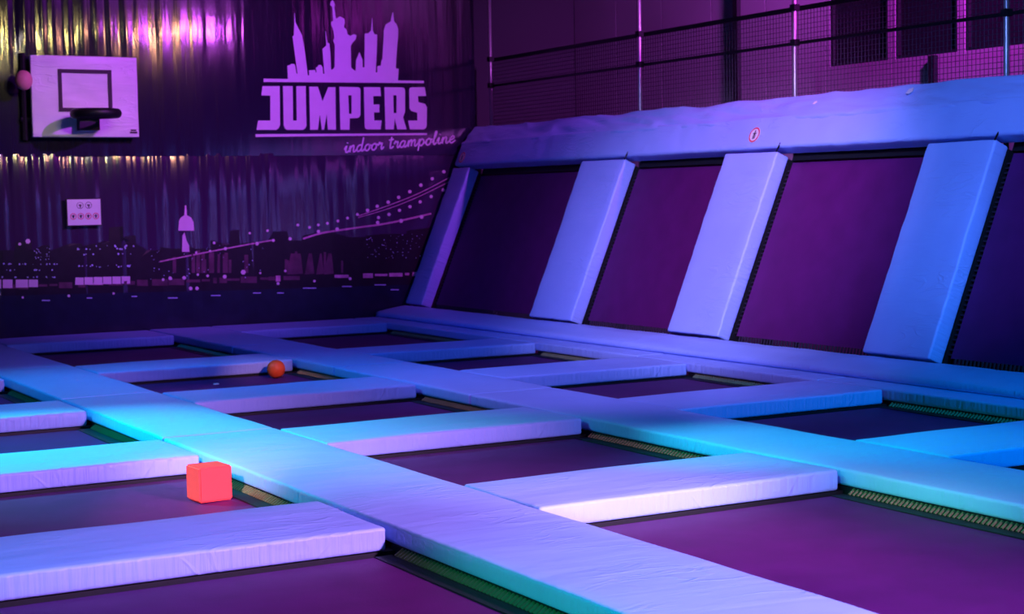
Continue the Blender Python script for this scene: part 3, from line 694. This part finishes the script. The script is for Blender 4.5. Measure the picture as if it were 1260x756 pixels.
# ------------------------------------------------------------------ safety net above the slope
NX = 10.22
posts = [18.5, 15.12, 12.48, 9.80, 7.1]
plab = ['slim steel net post in the mural corner', 'slim steel net post above the first slope pad', 'slim steel net post above the slope pad with the sticker', 'slim steel net post in front of the dark windows', 'slim steel net post farthest from the mural']
for y, lb in zip(posts, plab):
    e = empty('net_post', (NX-0.05, y, FLOORZ)); tag(e, lb, 'post', 'posts of the safety net')
    MB().tube((0, 0, 0), (0, 0, 6.2), 0.024, 10).build('pole', GREYSTEEL, e, smooth=True)
    MB().box((-0.06, -0.06, 0), (0.06, 0.06, 0.012)).build('foot_plate', FRAME, e)
    for z in (3.20, 2.87): MB().box((-0.03, -0.035, z-FLOORZ-0.03), (0.035, 0.035, z-FLOORZ+0.03)).build('clamp', FRAME, e)
nt_ = empty('safety_net', (NX, 12.0, 2.25)); tag(nt_, 'dark square-mesh safety net strung above the sloped wall', 'net')
mb = MB(); y0, y1 = 6.0, 18.60; P = 0.047
def strand(a, b, r): mb.tube(a, b, r, 3)
n = int((y1-y0)/P)
for i in range(n+1):
    y = y0+(y1-y0)*i/n-12.0; strand((0, y, 0), (0, y, 0.93), 0.0034)
for k in range(21):
    strand((0, y0-12, k*0.0465), (0, y1-12, k*0.0465), 0.0034)
o = mb.build('mesh_cords', ROPE, nt_); o['kind'] = 'stuff'
MB().box((-0.012, y0-12, 0.92), (0.012, y1-12, 0.965)).build('top_border', BLACK, nt_)
MB().box((-0.010, y0-12, 0.605), (0.010, y1-12, 0.632)).build('middle_strap', BLACK, nt_)

# ------------------------------------------------------------------ stickers on the header
def sticker(s, y, d, lab, off=0.004):
    e = empty('sticker', mw=slope_mw(s, y, off)); tag(e, lab, 'sticker', None)
    def disc(r, z, n=24): return [(r*math.cos(2*math.pi*i/n), r*math.sin(2*math.pi*i/n), z) for i in range(n)]
    n = 24; v = disc(d/2, 0.0)+disc(d/2, 0.002); f = [tuple(range(n, 2*n)), tuple(range(n))[::-1]]+[(i, (i+1) % n, n+(i+1) % n, n+i) for i in range(n)]
    link('disc', mesh('disc', v, f), WHITE, e)
    v, f = ring_v(0, 0, d/2*0.96, d/2*0.76, 0); link('rim', mesh('rim', [(a, c, 0.003) for a, b, c in v], f), REDP, e)
    g = MB(); k = d
    g.box((-0.06*k, -0.02*k, 0.002), (0.06*k, 0.16*k, 0.0035)).box((-0.05*k, 0.18*k, 0.002), (0.05*k, 0.28*k, 0.0035)).box((-0.10*k, -0.28*k, 0.002), (-0.02*k, 0.0, 0.0035)).box((0.03*k, -0.26*k, 0.002), (0.11*k, 0.0, 0.0035)).box((-0.16*k, 0.06*k, 0.002), (0.16*k, 0.12*k, 0.0035))
    g.build('running_figure', BLACKP, e); return e
sticker(2.02, 12.56, 0.16, 'round white sticker with red rim and dark figure on header', 0.016)
sticker(1.98, 18.48, 0.15, 'round red-rimmed sticker on the header end by the mural', 0.016)

FP = O0+UD*2.165  # two small irregular white pieces laid on the top flap
for (px, py, sz, lb) in ((1003, 126.5, 0.045, 'tiny white patch on the header flap just above the round sticker'), (1120, 112, 0.075, 'small white irregular patch on the header flap below the dark windows')):
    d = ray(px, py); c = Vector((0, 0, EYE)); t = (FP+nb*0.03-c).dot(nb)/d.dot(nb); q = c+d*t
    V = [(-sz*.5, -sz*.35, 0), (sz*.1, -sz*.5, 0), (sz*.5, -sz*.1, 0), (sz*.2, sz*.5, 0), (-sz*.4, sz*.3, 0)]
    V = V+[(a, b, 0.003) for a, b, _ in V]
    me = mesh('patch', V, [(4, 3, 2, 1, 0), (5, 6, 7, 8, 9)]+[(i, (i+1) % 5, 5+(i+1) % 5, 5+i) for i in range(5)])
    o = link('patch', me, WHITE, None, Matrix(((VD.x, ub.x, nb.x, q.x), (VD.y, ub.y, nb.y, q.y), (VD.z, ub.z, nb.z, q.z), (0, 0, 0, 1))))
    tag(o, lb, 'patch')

# ------------------------------------------------------------------ loose play things
bm = bmesh.new(); bmesh.ops.create_cube(bm, size=0.185)
bmesh.ops.bevel(bm, geom=bm.edges[:], offset=0.008, segments=3, affect='EDGES')
me = bpy.data.meshes.new('foam_cube'); bm.to_mesh(me); bm.free()
q = at_z(246, 620.5, MATZ-0.004)
fc = link('foam_cube', me, FOAM, None, Matrix.Translation((q.x+0.088, q.y+0.10, MATZ-0.002+0.0925)) @ Matrix.Rotation(math.radians(4), 4, 'Z'))
tag(fc, 'red orange foam cube lying on a trampoline mat', 'cube')
q = at_z(340, 466.5, MATZ-0.012)
bl = link('play_ball', uv_sphere('play_ball', 0.082), BALLM, None, (q.x, q.y, MATZ-0.006+0.083), True)
tag(bl, 'orange red rubber ball lying on a trampoline mat', 'ball')
q = at_z(266, 472.5, MATZ)
MB().box((-0.02, -0.015, 0), (0.02, 0.015, 0.012)).build('paper_scrap', WHITE, None, (q.x, q.y, MATZ-0.008)).update_tag()
tag(bpy.data.objects['paper_scrap'], 'tiny white paper scrap on the mat near the red ball', 'scrap')
